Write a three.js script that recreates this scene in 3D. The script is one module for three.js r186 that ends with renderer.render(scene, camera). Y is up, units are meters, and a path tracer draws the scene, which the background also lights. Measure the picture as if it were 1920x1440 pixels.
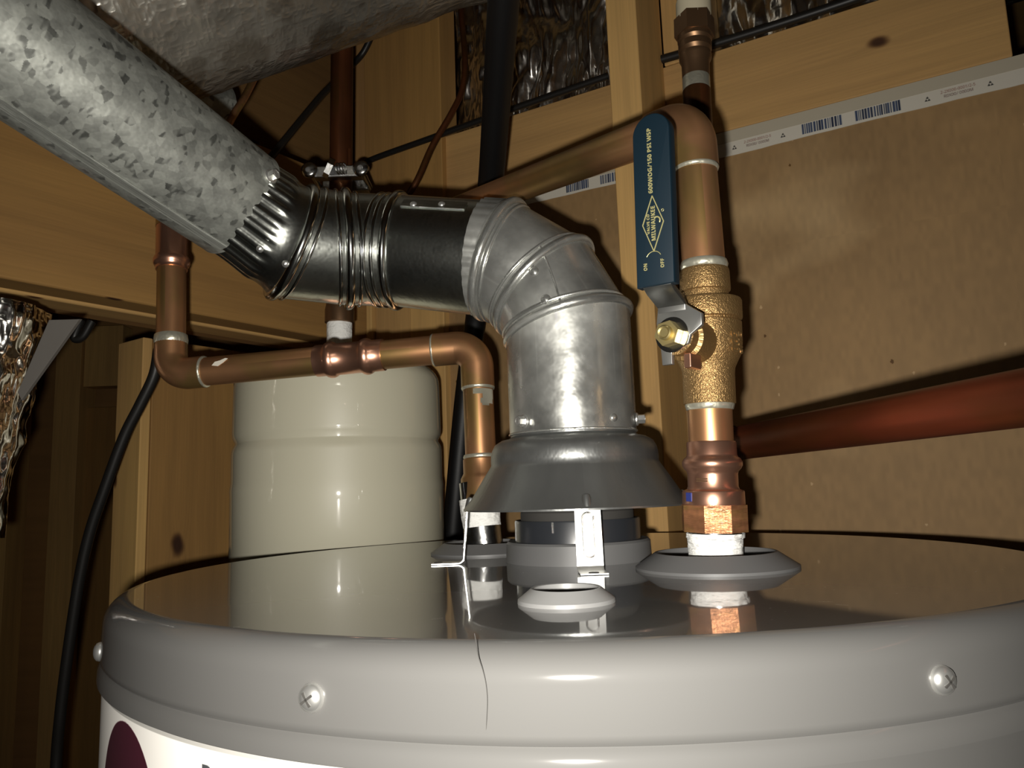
import * as THREE from 'three';
import { RoundedBoxGeometry } from 'three/addons/geometries/RoundedBoxGeometry.js';
import { TextGeometry } from 'three/addons/geometries/TextGeometry.js';
import { FontLoader } from 'three/addons/loaders/FontLoader.js';
import { mergeGeometries, toCreasedNormals } from 'three/addons/utils/BufferGeometryUtils.js';

// ---------------------------------------------------------------- camera, light, exposure
const scene = new THREE.Scene();
scene.background = new THREE.Color(0x000000);
const V = (x, y, z) => new THREE.Vector3(x, y, z);
const FOC = 1411.6, PITCH = 0.13978, ROLL = -0.03493;
const TOP = 1.45;                                   // top of the water heater above the floor
const CAM = V(0, TOP + 0.0431, 0);
const camera = new THREE.PerspectiveCamera(2 * Math.atan(720 / FOC) * 180 / Math.PI, 4 / 3, 0.02, 20);
camera.position.copy(CAM);
camera.rotation.order = 'YXZ';
camera.rotation.set(PITCH, 0, ROLL);
scene.add(camera);
const renderer = new THREE.WebGLRenderer({ antialias: true });
renderer.toneMapping = THREE.LinearToneMapping;
renderer.toneMappingExposure = 1.65;
renderer.shadowMap.enabled = true;
// the telephone's flash, just below and left of its lens: the only light in the crawl space
const flash = new THREE.SpotLight(0xfffaf1, 0.62, 0, 1.2, 0.9, 2);
flash.position.copy(CAM).add(V(-0.012, -0.014, 0.0));
flash.target.position.copy(CAM).add(V(-0.012, 0.09, -1));
flash.castShadow = true; flash.shadow.radius = 0.2; flash.shadow.mapSize.set(2048, 2048); flash.shadow.camera.near = 0.02; flash.shadow.bias = -0.0004;
scene.add(flash, flash.target);

// ---------------------------------------------------------------- pixel -> place
const FW = V(0, Math.sin(PITCH), -Math.cos(PITCH)), U0 = V(0, Math.cos(PITCH), Math.sin(PITCH)), R0 = V(1, 0, 0);
const RT = R0.clone().multiplyScalar(Math.cos(ROLL)).addScaledVector(U0, Math.sin(ROLL));
const UPV = R0.clone().multiplyScalar(-Math.sin(ROLL)).addScaledVector(U0, Math.cos(ROLL));
const ray = (px, py) => FW.clone().addScaledVector(RT, (px - 960) / FOC).addScaledVector(UPV, (720 - py) / FOC);
const P = (px, py, z) => CAM.clone().addScaledVector(ray(px, py), z);
const proj = (p) => { const d = p.clone().sub(CAM), z = d.dot(FW); return [960 + FOC * d.dot(RT) / z, 720 - FOC * d.dot(UPV) / z, z]; };
const hitPlane = (px, py, pt, n) => { const d = ray(px, py); return CAM.clone().addScaledVector(d, pt.clone().sub(CAM).dot(n) / d.dot(n)); };
const hitY = (px, py, y) => hitPlane(px, py, V(0, y, 0), V(0, 1, 0));
function hitCyl(px, py, A, dir, r) {                // first point on a cylinder round a line, with its normal
  const d = ray(px, py), o = CAM.clone().sub(A), u = dir.clone().normalize();
  const dp = d.clone().addScaledVector(u, -d.dot(u)), op = o.clone().addScaledVector(u, -o.dot(u));
  const a = dp.dot(dp), b = 2 * dp.dot(op), c = op.dot(op) - r * r, k = Math.max(0, b * b - 4 * a * c);
  const p = CAM.clone().addScaledVector(d, (-b - Math.sqrt(k)) / (2 * a));
  const q = p.clone().sub(A); q.addScaledVector(u, -q.dot(u)).normalize();
  return { p, n: q };
}
const axisAt = (A, B, py) => { let lo = -1, hi = 3; for (let i = 0; i < 50; i++) { const m = (lo + hi) / 2; proj(A.clone().lerp(B, m))[1] > py ? lo = m : hi = m; } return A.clone().lerp(B, lo); };

// ---------------------------------------------------------------- random, noise
const rng = (s) => () => { s |= 0; s = s + 0x6D2B79F5 | 0; let t = Math.imul(s ^ s >>> 15, 1 | s); t = t + Math.imul(t ^ t >>> 7, 61 | t) ^ t; return ((t ^ t >>> 14) >>> 0) / 4294967296; };
const hash = (x, y, s) => { let h = Math.imul(x | 0, 374761393) + Math.imul(y | 0, 668265263) + Math.imul(s | 0, 974711) | 0; h = Math.imul(h ^ h >>> 13, 1274126177); h ^= h >>> 16; return (h >>> 0) / 4294967296; };
function noise(x, y, s = 0, px = 0, py = 0) {       // value noise, wrapping every px, py cells when given
  const xi = Math.floor(x), yi = Math.floor(y), fx = x - xi, fy = y - yi, w = (a, n) => n ? ((a % n) + n) % n : a;
  const u = fx * fx * (3 - 2 * fx), v = fy * fy * (3 - 2 * fy);
  const a = hash(w(xi, px), w(yi, py), s), b = hash(w(xi + 1, px), w(yi, py), s), c = hash(w(xi, px), w(yi + 1, py), s), d = hash(w(xi + 1, px), w(yi + 1, py), s);
  return a + (b - a) * u + (c - a) * v + (a - b - c + d) * u * v;
}
const fbm = (x, y, s, o = 4, px = 0, py = 0) => { let t = 0, a = 0.5; for (let i = 0; i < o; i++) { t += a * noise(x, y, s + i, px, py); x *= 2; y *= 2; px *= 2; py *= 2; a *= 0.5; } return t; };
const clamp = (x, a = 0, b = 1) => Math.min(b, Math.max(a, x));
const sstep = (a, b, x) => { const t = clamp((x - a) / (b - a)); return t * t * (3 - 2 * t); };

// ---------------------------------------------------------------- textures
function tex(w, h, fn, srgb = true) {
  const d = new Uint8Array(w * h * 4);
  for (let j = 0; j < h; j++) for (let i = 0; i < w; i++) { const c = fn(i / w, j / h, i, j), k = (j * w + i) * 4; d[k] = clamp(c[0]) * 255; d[k + 1] = clamp(c[1]) * 255; d[k + 2] = clamp(c[2]) * 255; d[k + 3] = 255; }
  const t = new THREE.DataTexture(d, w, h); t.wrapS = t.wrapT = THREE.RepeatWrapping; t.magFilter = THREE.LinearFilter; t.minFilter = THREE.LinearFilter;
  if (srgb) t.colorSpace = THREE.SRGBColorSpace; t.needsUpdate = true; return t;
}
const grey = (w, h, fn) => tex(w, h, (u, v, i, j) => { const g = fn(u, v, i, j); return [g, g, g]; }, false);
// wood: one tile is 1.2 m along the grain by 0.3 m across
function woodTex(seed, base, knots) {
  return tex(1024, 256, (u, v) => {
    let k = 0, dv = 0;
    for (const [ku, kv, kr] of knots) {
      let du = u - ku; du -= Math.round(du); let dy = v - kv; dy -= Math.round(dy);
      const r = Math.hypot(du * 1.2 / 1.7, dy * 0.3) / kr;
      k = Math.max(k, sstep(1.15, 0.35, r + 0.25 * (noise(u * 90, v * 40, seed + 5) - 0.5)));
      dv += Math.exp(-r * r * 0.35) * Math.sign(dy || 1) * kr * 1.6;
    }
    const w = v + dv + 0.02 * fbm(u * 3, v * 3, seed, 3, 3, 3);
    const ring = 0.5 + 0.5 * Math.sin(w * 60 + 14 * fbm(u * 2, v * 3, seed + 9, 3, 2, 3));
    const fibre = noise(u * 24, w * 300, seed + 2), big = fbm(u * 3, v * 4, seed + 3, 3, 3, 4);
    const m = 0.86 + 0.03 * (1 - ring * ring) + 0.06 * (fibre - 0.5) + 0.20 * (big - 0.5);
    const kk = k * 0.62;
    return [base[0] * m * (1 - kk), base[1] * m * (1 - kk * 1.15) * (0.98 + 0.04 * big), base[2] * m * (1 - kk * 1.25)];
  });
}
const pine = [0.86, 0.68, 0.43];
const WOOD = [
  woodTex(11, pine, [[0.14, 0.3, 0.006], [0.55, 0.62, 0.007], [0.83, 0.2, 0.005]]),
  woodTex(37, [0.95, 0.765, 0.475], [[0.32, 0.72, 0.005], [0.7, 0.33, 0.006]]),
  woodTex(71, [0.755, 0.575, 0.325], [[0.21, 0.42, 0.010], [0.26, 0.7, 0.010], [0.64, 0.5, 0.006], [0.9, 0.8, 0.005]]),
  woodTex(93, [0.80, 0.61, 0.37], [[0.45, 0.5, 0.008]]),
];
const kraftTex = tex(1024, 1024, (u, v, i, j) => {
  const m = 0.90 + 0.16 * (fbm(u * 6, v * 6, 4, 4, 6, 6) - 0.5) + 0.07 * (noise(u * 220, v * 90, 8) - 0.5);
  const sc = Math.max(0, fbm(u * 5, v * 9, 41, 3, 5, 9) - 0.55) * 0.5;
  const cell = 24, ci = Math.floor(i / cell), cj = Math.floor(j / cell), has = hash(ci, cj, 77) > 0.968;
  const dx = i - (ci + hash(ci, cj, 78)) * cell, dy = j - (cj + hash(ci, cj, 79)) * cell;
  const f = has && Math.hypot(dx, dy * 0.7) < 1.1 + hash(ci, cj, 80) ? (hash(ci, cj, 81) > 0.3 ? 0.14 : -0.25) : 0;
  return [0.67 * m + f + sc, 0.535 * m + f + sc, 0.355 * m + f + sc * 0.9];
});
// spangled zinc, one tile is 0.2 m
function spangle(seed, cells, sx, mean, amp) {
  const pts = []; const r = rng(seed);
  for (let j = 0; j < cells; j++) for (let i = 0; i < cells; i++) pts.push([(i + r()) / cells, (j + r()) / cells, r(), r()]);
  return tex(512, 512, (u, v) => {
    const ci = Math.floor(u * cells), cj = Math.floor(v * cells); let b = 9, id = null;
    for (let y = -1; y <= 1; y++) for (let x = -1; x <= 1; x++) {
      const ii = (ci + x + cells) % cells, jj = (cj + y + cells) % cells, p = pts[jj * cells + ii];
      let du = u - p[0], dv = v - p[1]; du -= Math.round(du); dv -= Math.round(dv);
      const d = (du * sx) ** 2 + dv * dv + 0.0005 * (noise(u * 120, v * 120, seed) - 0.5); if (d < b) { b = d; id = p; }
    }
    const big = fbm(u * 4, v * 4, seed + 3, 4, 4, 4), st = noise(u * 40 + v * 20, v * 110, seed + 6);
    let m = mean + amp * 0.55 * (id[2] - 0.5) + 0.34 * (big - 0.5) + amp * 0.9 * (fbm(u * 24, v * 24, seed + 11, 3, 24, 24) - 0.45);
    if (id[3] > 0.80 - 0.35 * (big - 0.4)) m -= 0.42 * amp * sstep(0.42, 0.7, st) * 2.2;
    m += 0.05 * (noise(u * 200, v * 200, seed + 1) - 0.5);
    return [m * 0.985, m, m * 0.965];
  });
}
const galvTex = spangle(5, 44, 1.0, 0.655, 0.22), sheetTex = spangle(9, 40, 1, 0.80, 0.05);
const smudge = grey(512, 512, (u, v) => 0.55 + 0.9 * (fbm(u * 5, v * 5, 21, 5, 5, 5) - 0.5) + 0.3 * (fbm(u * 40, v * 40, 24, 3, 40, 40) - 0.45));
const smudgeColor = tex(512, 512, (u, v) => { const a = fbm(u * 6, v * 6, 61, 5, 6, 6), s = Math.max(0, noise(u * 90, v * 5, 5, 90, 5) - 0.75) * 0.25, m = 0.76 + 0.62 * (a - 0.5) + s; return [m, m * 1.005, m * 0.98]; });
const zincTex = tex(256, 256, (u, v) => { const s = sstep(0.52, 0.62, fbm(u * 16, v * 16, 201, 4, 16, 16)), m = 0.40 + 0.30 * s; return [m, m, m * 0.98]; });
const ductTex = tex(512, 512, (u, v) => { const a = fbm(u * 5, v * 5, 301, 5, 5, 5), b = sstep(0.5, 0.62, fbm(u * 9, v * 9, 311, 4, 9, 9)), m = 0.66 + 0.34 * (a - 0.5) - 0.10 * b; return [m, m * (0.98 - 0.02 * b), m * (0.92 - 0.04 * b)]; });
const hoodTex = tex(512, 512, (u, v) => { const m = 0.78 + 0.22 * (fbm(u * 8, v * 8, 161, 4, 8, 8) - 0.5); return [m, m, m * 0.985]; });
const copperTex = tex(512, 512, (u, v) => {
  const a = fbm(u * 4, v * 3, 31, 5, 4, 3), b = fbm(u * 7, v * 4, 35, 4, 7, 4), s = noise(u * 60, v * 5, 3, 60, 5);
  const o = sstep(0.42, 0.72, b);
  const m = 0.82 + 0.42 * (a - 0.5) + 0.08 * (s - 0.5);
  return [m * (0.84 - 0.08 * o), m * (0.62 - 0.0 * o), m * (0.44 - 0.06 * o)];
});
const fineBump = grey(512, 512, (u, v) => 0.6 * noise(u * 128, v * 128, 3, 128, 128) + 0.4 * noise(u * 60, v * 60, 4, 60, 60));
const castBump = fineBump.clone(); castBump.repeat.set(4, 4); castBump.needsUpdate = true;
const waveBump = grey(256, 256, (u, v) => fbm(u * 4, v * 4, 51, 3, 4, 4));
const foilBump = grey(1024, 1024, (u, v) => {
  let h = 0; for (let o = 0; o < 5; o++) { const f = 5 * 2 ** o; h += Math.abs(noise(u * f, v * f, 100 + o, f, f) - 0.5) * 2 / 1.75 ** o; }
  return 1 - h / 2.3;
});
const panelTex = tex(1024, 1024, (u, v, i, j) => {          // grey enamel with dust, lint and short scuffs
  const m = 0.335 + 0.03 * (fbm(u * 8, v * 8, 13, 3, 8, 8) - 0.5);
  const cell = 20, ci = Math.floor(i / cell), cj = Math.floor(j / cell), q = hash(ci, cj, 5);
  const dx = i - (ci + 0.2 + 0.6 * hash(ci, cj, 6)) * cell, dy = j - (cj + 0.2 + 0.6 * hash(ci, cj, 7)) * cell, an = hash(ci, cj, 8) * 3.1;
  const a = Math.abs(dx * Math.cos(an) + dy * Math.sin(an)), b = Math.abs(dx * Math.sin(an) - dy * Math.cos(an));
  const f = q > 0.985 ? (a < 6 && b < 0.7 ? 0.35 : 0) : q > 0.94 ? (Math.hypot(a, b) < 0.9 ? 0.4 : 0) : 0;
  return [m + f, m * 0.99 + f, m * 0.965 + f];
});

// ---------------------------------------------------------------- materials
const std = (o) => new THREE.MeshStandardMaterial(o), phy = (o) => new THREE.MeshPhysicalMaterial(o);
const lin = (r, g, b) => new THREE.Color().setRGB(r, g, b);
const M = {
  wood: WOOD.map((t) => std({ map: t, roughness: 0.75, bumpMap: t, bumpScale: 0.0004 })),
  kraft: std({ map: kraftTex, roughness: 0.7 }),
  paper: std({ color: 0xd8d2c4, roughness: 0.75 }),
  paperGrey: std({ color: 0xb9b09c, roughness: 0.75 }),
  enamel: phy({ color: lin(0.074, 0.0725, 0.069), roughness: 0.75, clearcoat: 1, clearcoatRoughness: 0.09 }),
  enamelTop: phy({ map: panelTex, roughness: 0.35, clearcoat: 1, clearcoatRoughness: 0.03, bumpMap: waveBump, bumpScale: 0.00012 }),
  tankPaint: phy({ color: lin(0.57, 0.545, 0.42), roughness: 0.45, clearcoat: 1, clearcoatRoughness: 0.05 }),
  rubber: std({ color: lin(0.10, 0.10, 0.10), roughness: 0.5 }),
  sleeve: phy({ color: lin(0.02, 0.022, 0.026), roughness: 0.35, clearcoat: 0.6, clearcoatRoughness: 0.15 }),
  galv: std({ map: galvTex, color: 0xe4e4e2, metalness: 0.55, roughness: 0.5, bumpMap: fineBump, bumpScale: 0.0001 }),
  sheet: std({ map: sheetTex, metalness: 1, roughness: 0.26, bumpMap: fineBump, bumpScale: 0.00007 }),
  bead: std({ color: 0xd2d4d0, metalness: 1, roughness: 0.16 }),
  dull: std({ map: smudgeColor, metalness: 0.80, roughness: 0.52, roughnessMap: smudge, bumpMap: fineBump, bumpScale: 0.00006 }),
  hood: std({ map: hoodTex, color: 0xb6b8b9, metalness: 0.85, roughness: 0.34, bumpMap: fineBump, bumpScale: 0.00008 }),
  leg: std({ color: 0xe6e6e2, metalness: 0.9, roughness: 0.35 }),
  screw: std({ color: 0xe4e4e0, metalness: 0.9, roughness: 0.3 }),
  copper: std({ map: copperTex, metalness: 0.82, roughness: 0.37 }),
  copperBright: std({ color: lin(0.70, 0.37, 0.25), metalness: 0.94, roughness: 0.28 }),
  copperRaw: std({ map: copperTex, color: lin(1.25, 1.1, 1.1), metalness: 0.8, roughness: 0.4, bumpMap: foilBump, bumpScale: 0.001 }),
  copperBrown: std({ map: copperTex, color: 0x8c7262, metalness: 0.7, roughness: 0.45 }),
  copperRed: std({ map: copperTex, color: lin(0.28, 0.12, 0.10), metalness: 0.6, roughness: 0.38 }),
  solder: std({ color: 0xc9c6b4, metalness: 0.75, roughness: 0.36, bumpMap: fineBump, bumpScale: 0.0003 }),
  bronze: std({ color: lin(0.30, 0.185, 0.075), metalness: 0.8, roughness: 0.45, bumpMap: castBump, bumpScale: 0.00035 }),
  darkBronze: std({ color: lin(0.20, 0.115, 0.06), metalness: 0.8, roughness: 0.4 }),
  steel: std({ color: 0xb8b8b6, metalness: 1, roughness: 0.22, bumpMap: fineBump, bumpScale: 0.0001 }),
  zinc: std({ map: zincTex, metalness: 0.85, roughness: 0.28 }),
  brass: std({ color: lin(0.42, 0.34, 0.15), metalness: 0.9, roughness: 0.45 }),
  tape: std({ color: 0xf2f2ee, roughness: 0.8, bumpMap: foilBump, bumpScale: 0.002 }),
  blue: phy({ color: lin(0.003, 0.012, 0.0205), roughness: 0.45 }),
  gold: std({ color: lin(0.68, 0.62, 0.28), metalness: 0.6, roughness: 0.35 }),
  black: std({ color: lin(0.003, 0.003, 0.0035), roughness: 0.5 }),
  cable: std({ color: lin(0.012, 0.011, 0.010), roughness: 0.45 }),
  foil: std({ color: 0xdedad4, metalness: 1, roughness: 0.25, bumpMap: foilBump, bumpScale: 0.002 }),
  duct: std({ map: ductTex, metalness: 0.68, roughness: 0.3, bumpMap: foilBump, bumpScale: 0.007 }),
  foilTube: std({ color: 0xdedad4, metalness: 1, roughness: 0.12, bumpMap: foilBump, bumpScale: 0.0015 }),
  cream: std({ color: 0xc9bfa4, roughness: 0.5 }),
  fabric: std({ color: 0x5e5a55, roughness: 0.9, bumpMap: fineBump, bumpScale: 0.0005 }),
  concrete: std({ color: 0x77726a, roughness: 0.9 }),
  dark: std({ color: lin(0.03, 0.028, 0.025), roughness: 0.8 }),
};

// ---------------------------------------------------------------- building blocks
const taken = {};
function numbered(n) { const k = taken[n] = (taken[n] ?? -1) + 1; return k ? `${n}_${String(k).padStart(3, '0')}` : n; }
function shade(m) { m.castShadow = m.receiveShadow = true; return m; }
function thing(name, label, category, group) { const o = new THREE.Group(); o.name = numbered(name); o.userData = { label, category }; if (group) o.userData.group = group; scene.add(o); return o; }
function part(name, geo, mat, parent, label) { const m = shade(new THREE.Mesh(geo, mat)); m.name = name; if (label) m.userData.label = label; parent.add(m); return m; }
function solo(name, geo, mat, label, category, group) { const m = shade(new THREE.Mesh(geo, mat)); m.name = numbered(name); m.userData = { label, category }; if (group) m.userData.group = group; scene.add(m); return m; }
function struct(name, geo, mat) { const m = shade(new THREE.Mesh(geo, mat)); m.name = name; m.userData = { kind: 'structure' }; scene.add(m); return m; }
const rebase = (g, p) => { g.position.copy(p); for (const c of g.children) c.position.sub(p); };   // set a group's own origin without moving its parts
const onAxis = (geo, A, B) => { const q = new THREE.Quaternion().setFromUnitVectors(V(0, 1, 0), B.clone().sub(A).normalize()); return geo.applyMatrix4(new THREE.Matrix4().compose(A, q, V(1, 1, 1))); };
const onFrame = (geo, o, x, y, z) => geo.applyMatrix4(new THREE.Matrix4().makeBasis(x, y, z).setPosition(o));
const crease = (g, a = 0.6) => toCreasedNormals(g.scale(2000, 2000, 2000), a).scale(0.0005, 0.0005, 0.0005);   // scaled up: its vertex welding works in hundredths
// profile [[r, y] ...] turned round local y; uv in metres
function lathe(prof, seg = 64, ang = 0.6) {
  const g = new THREE.LatheGeometry(prof.map(([r, y]) => new THREE.Vector2(Math.max(r, 1e-5), y)), seg);
  const uv = g.attributes.uv, pos = g.attributes.position; const rm = Math.max(...prof.map((p) => p[0]));
  for (let i = 0; i < uv.count; i++) uv.setXY(i, uv.getX(i) * 2 * Math.PI * rm / 0.2, (Math.hypot(pos.getX(i), pos.getZ(i)) * 0.7 + pos.getY(i)) / 0.2);
  return ang ? crease(g, ang) : g;
}
const rod = (A, B, r, seg = 40, uvScale = 0.2) => { const L = A.distanceTo(B); return onAxis(lathe([[0, 0], [r, 0], [r, L], [0, L]], seg), A, B); };
const tubeOf = (pts, r, seg = 80, rad = 14, closed = false) => { const g = new THREE.TubeGeometry(new THREE.CatmullRomCurve3(pts, closed, 'catmullrom', 0.5), seg, r, rad, closed); return g; };
function uvBox(g, grain) {                              // box mapping in tiles of 1.2 x 0.3 m, u along axis `grain`
  const p = g.attributes.position, n = g.attributes.normal, uv = new Float32Array(p.count * 2), off = [grain.seed * 0.37 % 1, grain.seed * 0.61 % 1];
  for (let i = 0; i < p.count; i++) {
    const c = [p.getX(i), p.getY(i), p.getZ(i)], nn = [Math.abs(n.getX(i)), Math.abs(n.getY(i)), Math.abs(n.getZ(i))]; const ax = nn.indexOf(Math.max(...nn));
    const others = [0, 1, 2].filter((k) => k !== grain.axis && k !== ax);
    uv[2 * i] = ax === grain.axis ? c[(ax + 1) % 3] / 0.3 : c[grain.axis] / 1.2 + off[0]; uv[2 * i + 1] = c[others[0]] / 0.3 + off[1];
  }
  g.setAttribute('uv', new THREE.BufferAttribute(uv, 2)); return g;
}
function board(w, h, d, axis, seed, r = 0.0015) { return uvBox(new RoundedBoxGeometry(w, h, d, 2, r), { axis, seed }); }
// cylinder side between A and B, its ends cut by planes with normals nA, nB
function gore(A, B, nA, nB, r, seg = 72, mod) {
  const d = B.clone().sub(A).normalize(), e1 = new THREE.Vector3().crossVectors(d, Math.abs(d.y) > 0.9 ? V(0, 0, 1) : V(0, 1, 0)).normalize(), e2 = new THREE.Vector3().crossVectors(d, e1);
  const rows = mod ? 24 : 6, pos = [], uv = [], idx = [];
  for (let j = 0; j <= rows; j++) for (let i = 0; i <= seg; i++) {
    const a = i / seg * 2 * Math.PI, rr = r + (mod ? mod(j / rows, a) : 0), o = e1.clone().multiplyScalar(Math.cos(a) * rr).addScaledVector(e2, Math.sin(a) * rr);
    const s0 = -o.dot(nA) / d.dot(nA), s1 = A.distanceTo(B) - o.dot(nB) / d.dot(nB), s = s0 + (s1 - s0) * j / rows;
    const p = A.clone().add(o).addScaledVector(d, s); pos.push(p.x, p.y, p.z); uv.push(a * r / 0.2, s / 0.2);
  }
  for (let j = 0; j < rows; j++) for (let i = 0; i < seg; i++) { const k = j * (seg + 1) + i; idx.push(k, k + seg + 1, k + 1, k + 1, k + seg + 1, k + seg + 2); }
  const g = new THREE.BufferGeometry(); g.setAttribute('position', new THREE.Float32BufferAttribute(pos, 3)); g.setAttribute('uv', new THREE.Float32BufferAttribute(uv, 2)); g.setIndex(idx); g.computeVertexNormals();
  return g;
}
// a rolled bead round a tube of axis d at C, lying in the plane with normal n
function ringBead(C, d, n, r, b) {
  d = d.clone().normalize(); const e1 = new THREE.Vector3().crossVectors(d, Math.abs(d.y) > 0.9 ? V(0, 0, 1) : V(0, 1, 0)).normalize(), e2 = new THREE.Vector3().crossVectors(d, e1), pts = [];
  for (let i = 0; i < 56; i++) { const a = i / 56 * 2 * Math.PI, o = e1.clone().multiplyScalar(Math.cos(a) * r).addScaledVector(e2, Math.sin(a) * r); pts.push(C.clone().add(o).addScaledVector(d, -o.dot(n) / d.dot(n))); }
  return tubeOf(pts, b, 112, 12, true);
}
const hexPrism = (r, h) => crease(new THREE.CylinderGeometry(r, r, h, 6).toNonIndexed(), 0.3);
function hexScrew(p, n, r = 0.0042) {                  // washer-faced hexagon head seen from outside
  const w = lathe([[0, 0], [r, 0], [r, 0.0008], [r * 0.8, 0.0014], [0, 0.0014]], 28), h = hexPrism(r * 0.72, 0.004); h.translate(0, 0.0033, 0);
  const c = lathe([[r * 0.45, 0.0054], [r * 0.4, 0.0046], [0, 0.0046]], 20);
  for (const g of [w, h, c]) if (g.index) g.toNonIndexed();
  const g = mergeGeometries([w, h, c].map((x) => { const y = x.index ? x.toNonIndexed() : x; return y; })); return onAxis(g, p, p.clone().add(n));
}
const rivet = (p, n, r = 0.0022) => onAxis(lathe([[r * 1.3, -0.0003], [r * 1.25, 0.0003], [r, 0.0005], [r * 0.75, 0.0011], [0, 0.0015]], 24, 0), p, p.clone().add(n));
function panScrew(p, n, r = 0.005) {                   // domed cross-recess head
  const dome = lathe([[r, -0.0004], [r, 0.0004], [r * 0.9, 0.0016], [r * 0.6, 0.0025], [r * 0.25, 0.0029], [0, 0.0029]], 36, 0);
  return onAxis(dome, p, p.clone().add(n));
}

// ================================================================ the place
const uR = V(0.8695, 0, 0.4939).normalize(), nR = V(-0.4939, 0, 0.8695).normalize(), oR = V(0.159, 0, -0.854);   // right wall: plasterboard face
const uL = V(-0.574, 0, 0.819).normalize(), nL = V(0.819, 0, 0.574).normalize(), oL = V(-0.202, 0, -1.06);       // left wall: face of the header
const YUP = V(0, 1, 0), CY = CAM.y;
const sR = (px, py, off = 0) => hitPlane(px, py, oR.clone().addScaledVector(nR, off), nR).sub(oR).dot(uR);
const sL = (px, py, off = 0) => hitPlane(px, py, oL.clone().addScaledVector(nL, off), nL).sub(oL).dot(uL);
const onR = (g, s, y, off) => onFrame(g, oR.clone().addScaledVector(uR, s).addScaledVector(nR, off).setY(y), uR, YUP, nR);
const onL = (g, s, y, off) => onFrame(g, oL.clone().addScaledVector(uL, s).addScaledVector(nL, off).setY(y), uL.clone().negate(), YUP, nL);

// outer shell of the closet
struct('floor', new THREE.BoxGeometry(3.8, 0.1, 4.3).translate(-0.1, -0.05, -0.4), M.concrete);
struct('ceiling', new THREE.BoxGeometry(3.8, 0.1, 4.3).translate(-0.1, 2.80, -0.4), M.wood[1]);
struct('wall_back', new THREE.BoxGeometry(3.8, 2.75, 0.1).translate(-0.1, 1.375, -2.45), M.wood[3]);
struct('wall_front', new THREE.BoxGeometry(3.8, 2.75, 0.1).translate(-0.1, 1.375, 1.65), M.kraft);
struct('wall_west', new THREE.BoxGeometry(0.1, 2.75, 4.1).translate(-1.95, 1.375, -0.4), M.wood[3]);
struct('wall_east', new THREE.BoxGeometry(0.1, 2.75, 4.1).translate(1.75, 1.375, -0.4), M.kraft);

// right wall: back of a plasterboard sheet, its edge tape, top plate, studs
{
  const s0 = sR(833, 700), s1 = 1.0, top = CY + 0.3905;
  const g = new THREE.BoxGeometry(s1 - s0, top, 0.0127); const uv = g.attributes.uv, p = g.attributes.position;
  for (let i = 0; i < uv.count; i++) uv.setXY(i, p.getX(i) / 0.8, p.getY(i) / 0.8);
  const wall = struct('wall_right', onR(g, (s0 + s1) / 2, top / 2, -0.00635), M.kraft);
  // printed edge tape with a torn lower edge
  const a = s0, b = s1, yb = CY + 0.3625, ym = CY + 0.3775, W = b - a;
  const cv = document.createElement('canvas'); cv.width = 2048; cv.height = 64; const c = cv.getContext('2d');
  const X = (px) => (sR(px, 310 - 0.238 * (px - 1220)) - a) / W * 2048;
  c.fillStyle = '#d3cdbf'; c.fillRect(0, 0, 2048, 64);
  const bars = (x0, x1, seed) => { const r = rng(seed); let x = X(x0); const e = X(x1); while (x < e) { const w = 1 + 2.4 * r(); c.fillStyle = r() > 0.5 ? '#1d2740' : '#33415f'; c.fillRect(x, 3, w, 48); x += w + 0.8 + 1.6 * r(); } };
  bars(1504, 1576, 3); bars(1604, 1686, 4); bars(1062, 1104, 5); bars(1126, 1160, 6);
  const tri = (px) => { c.fillStyle = '#2b2a28'; const x = X(px); for (const [dx, dy] of [[0, 20], [-2, 31], [2, 31]]) { c.beginPath(); c.moveTo(x + dx, dy); c.lineTo(x + dx - 1.9, dy + 10); c.lineTo(x + dx + 1.9, dy + 10); c.fill(); } };
  [1377, 1468, 1739, 1857].forEach(tri);
  c.fillStyle = '#7c4a40'; c.textAlign = 'center';
  for (const [x0, x1] of [[1395, 1446], [1764, 1830]]) { const w = X(x1) - X(x0), xm = (X(x0) + X(x1)) / 2; c.font = '18px sans-serif'; c.fillText('2-2X000-0001/2-5', xm, 24, w); c.fillStyle = '#5c4440'; c.fillText('R0X00/ 0000M', xm, 44, w * 0.85); c.fillStyle = '#7c4a40'; }
  const pt = new THREE.CanvasTexture(cv); pt.colorSpace = THREE.SRGBColorSpace;
  const N = 90, pos = [], uvs = [], idx = [], r = rng(8);
  for (let i = 0; i <= N; i++) {
    const x = a + W * i / N, drop = 0.0022 * noise(i * 0.21, 1, 3) - 0.0011 + 0.0006 * (r() - 0.5);
    for (const [y, v] of [[yb + drop, (drop) / (ym - yb)], [ym, 1]]) for (const z of [0.0008, 0]) { const q = oR.clone().addScaledVector(uR, x).addScaledVector(nR, z).setY(y); pos.push(q.x, q.y, q.z); uvs.push(i / N, v); }
    if (i < N) { const k = i * 4, f = (p0, p1, p2, p3) => idx.push(p0, p1, p2, p0, p2, p3); f(k, k + 4, k + 6, k + 2); f(k + 1, k + 5, k + 4, k); f(k + 2, k + 6, k + 7, k + 3); }
  }
  const tg = new THREE.BufferGeometry(); tg.setAttribute('position', new THREE.Float32BufferAttribute(pos, 3)); tg.setAttribute('uv', new THREE.Float32BufferAttribute(uvs, 2)); tg.setIndex(idx); tg.computeVertexNormals();
  part('printed_tape', crease(tg, 0.5), std({ map: pt, roughness: 0.75 }), wall, 'white edge tape printed with barcodes');
  part('folded_tape', onR(new THREE.BoxGeometry(W, 0.0135, 0.0012), (a + b) / 2, CY + 0.3842, 0.0006), M.paperGrey, wall, 'grey folded paper edge');
}
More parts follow.
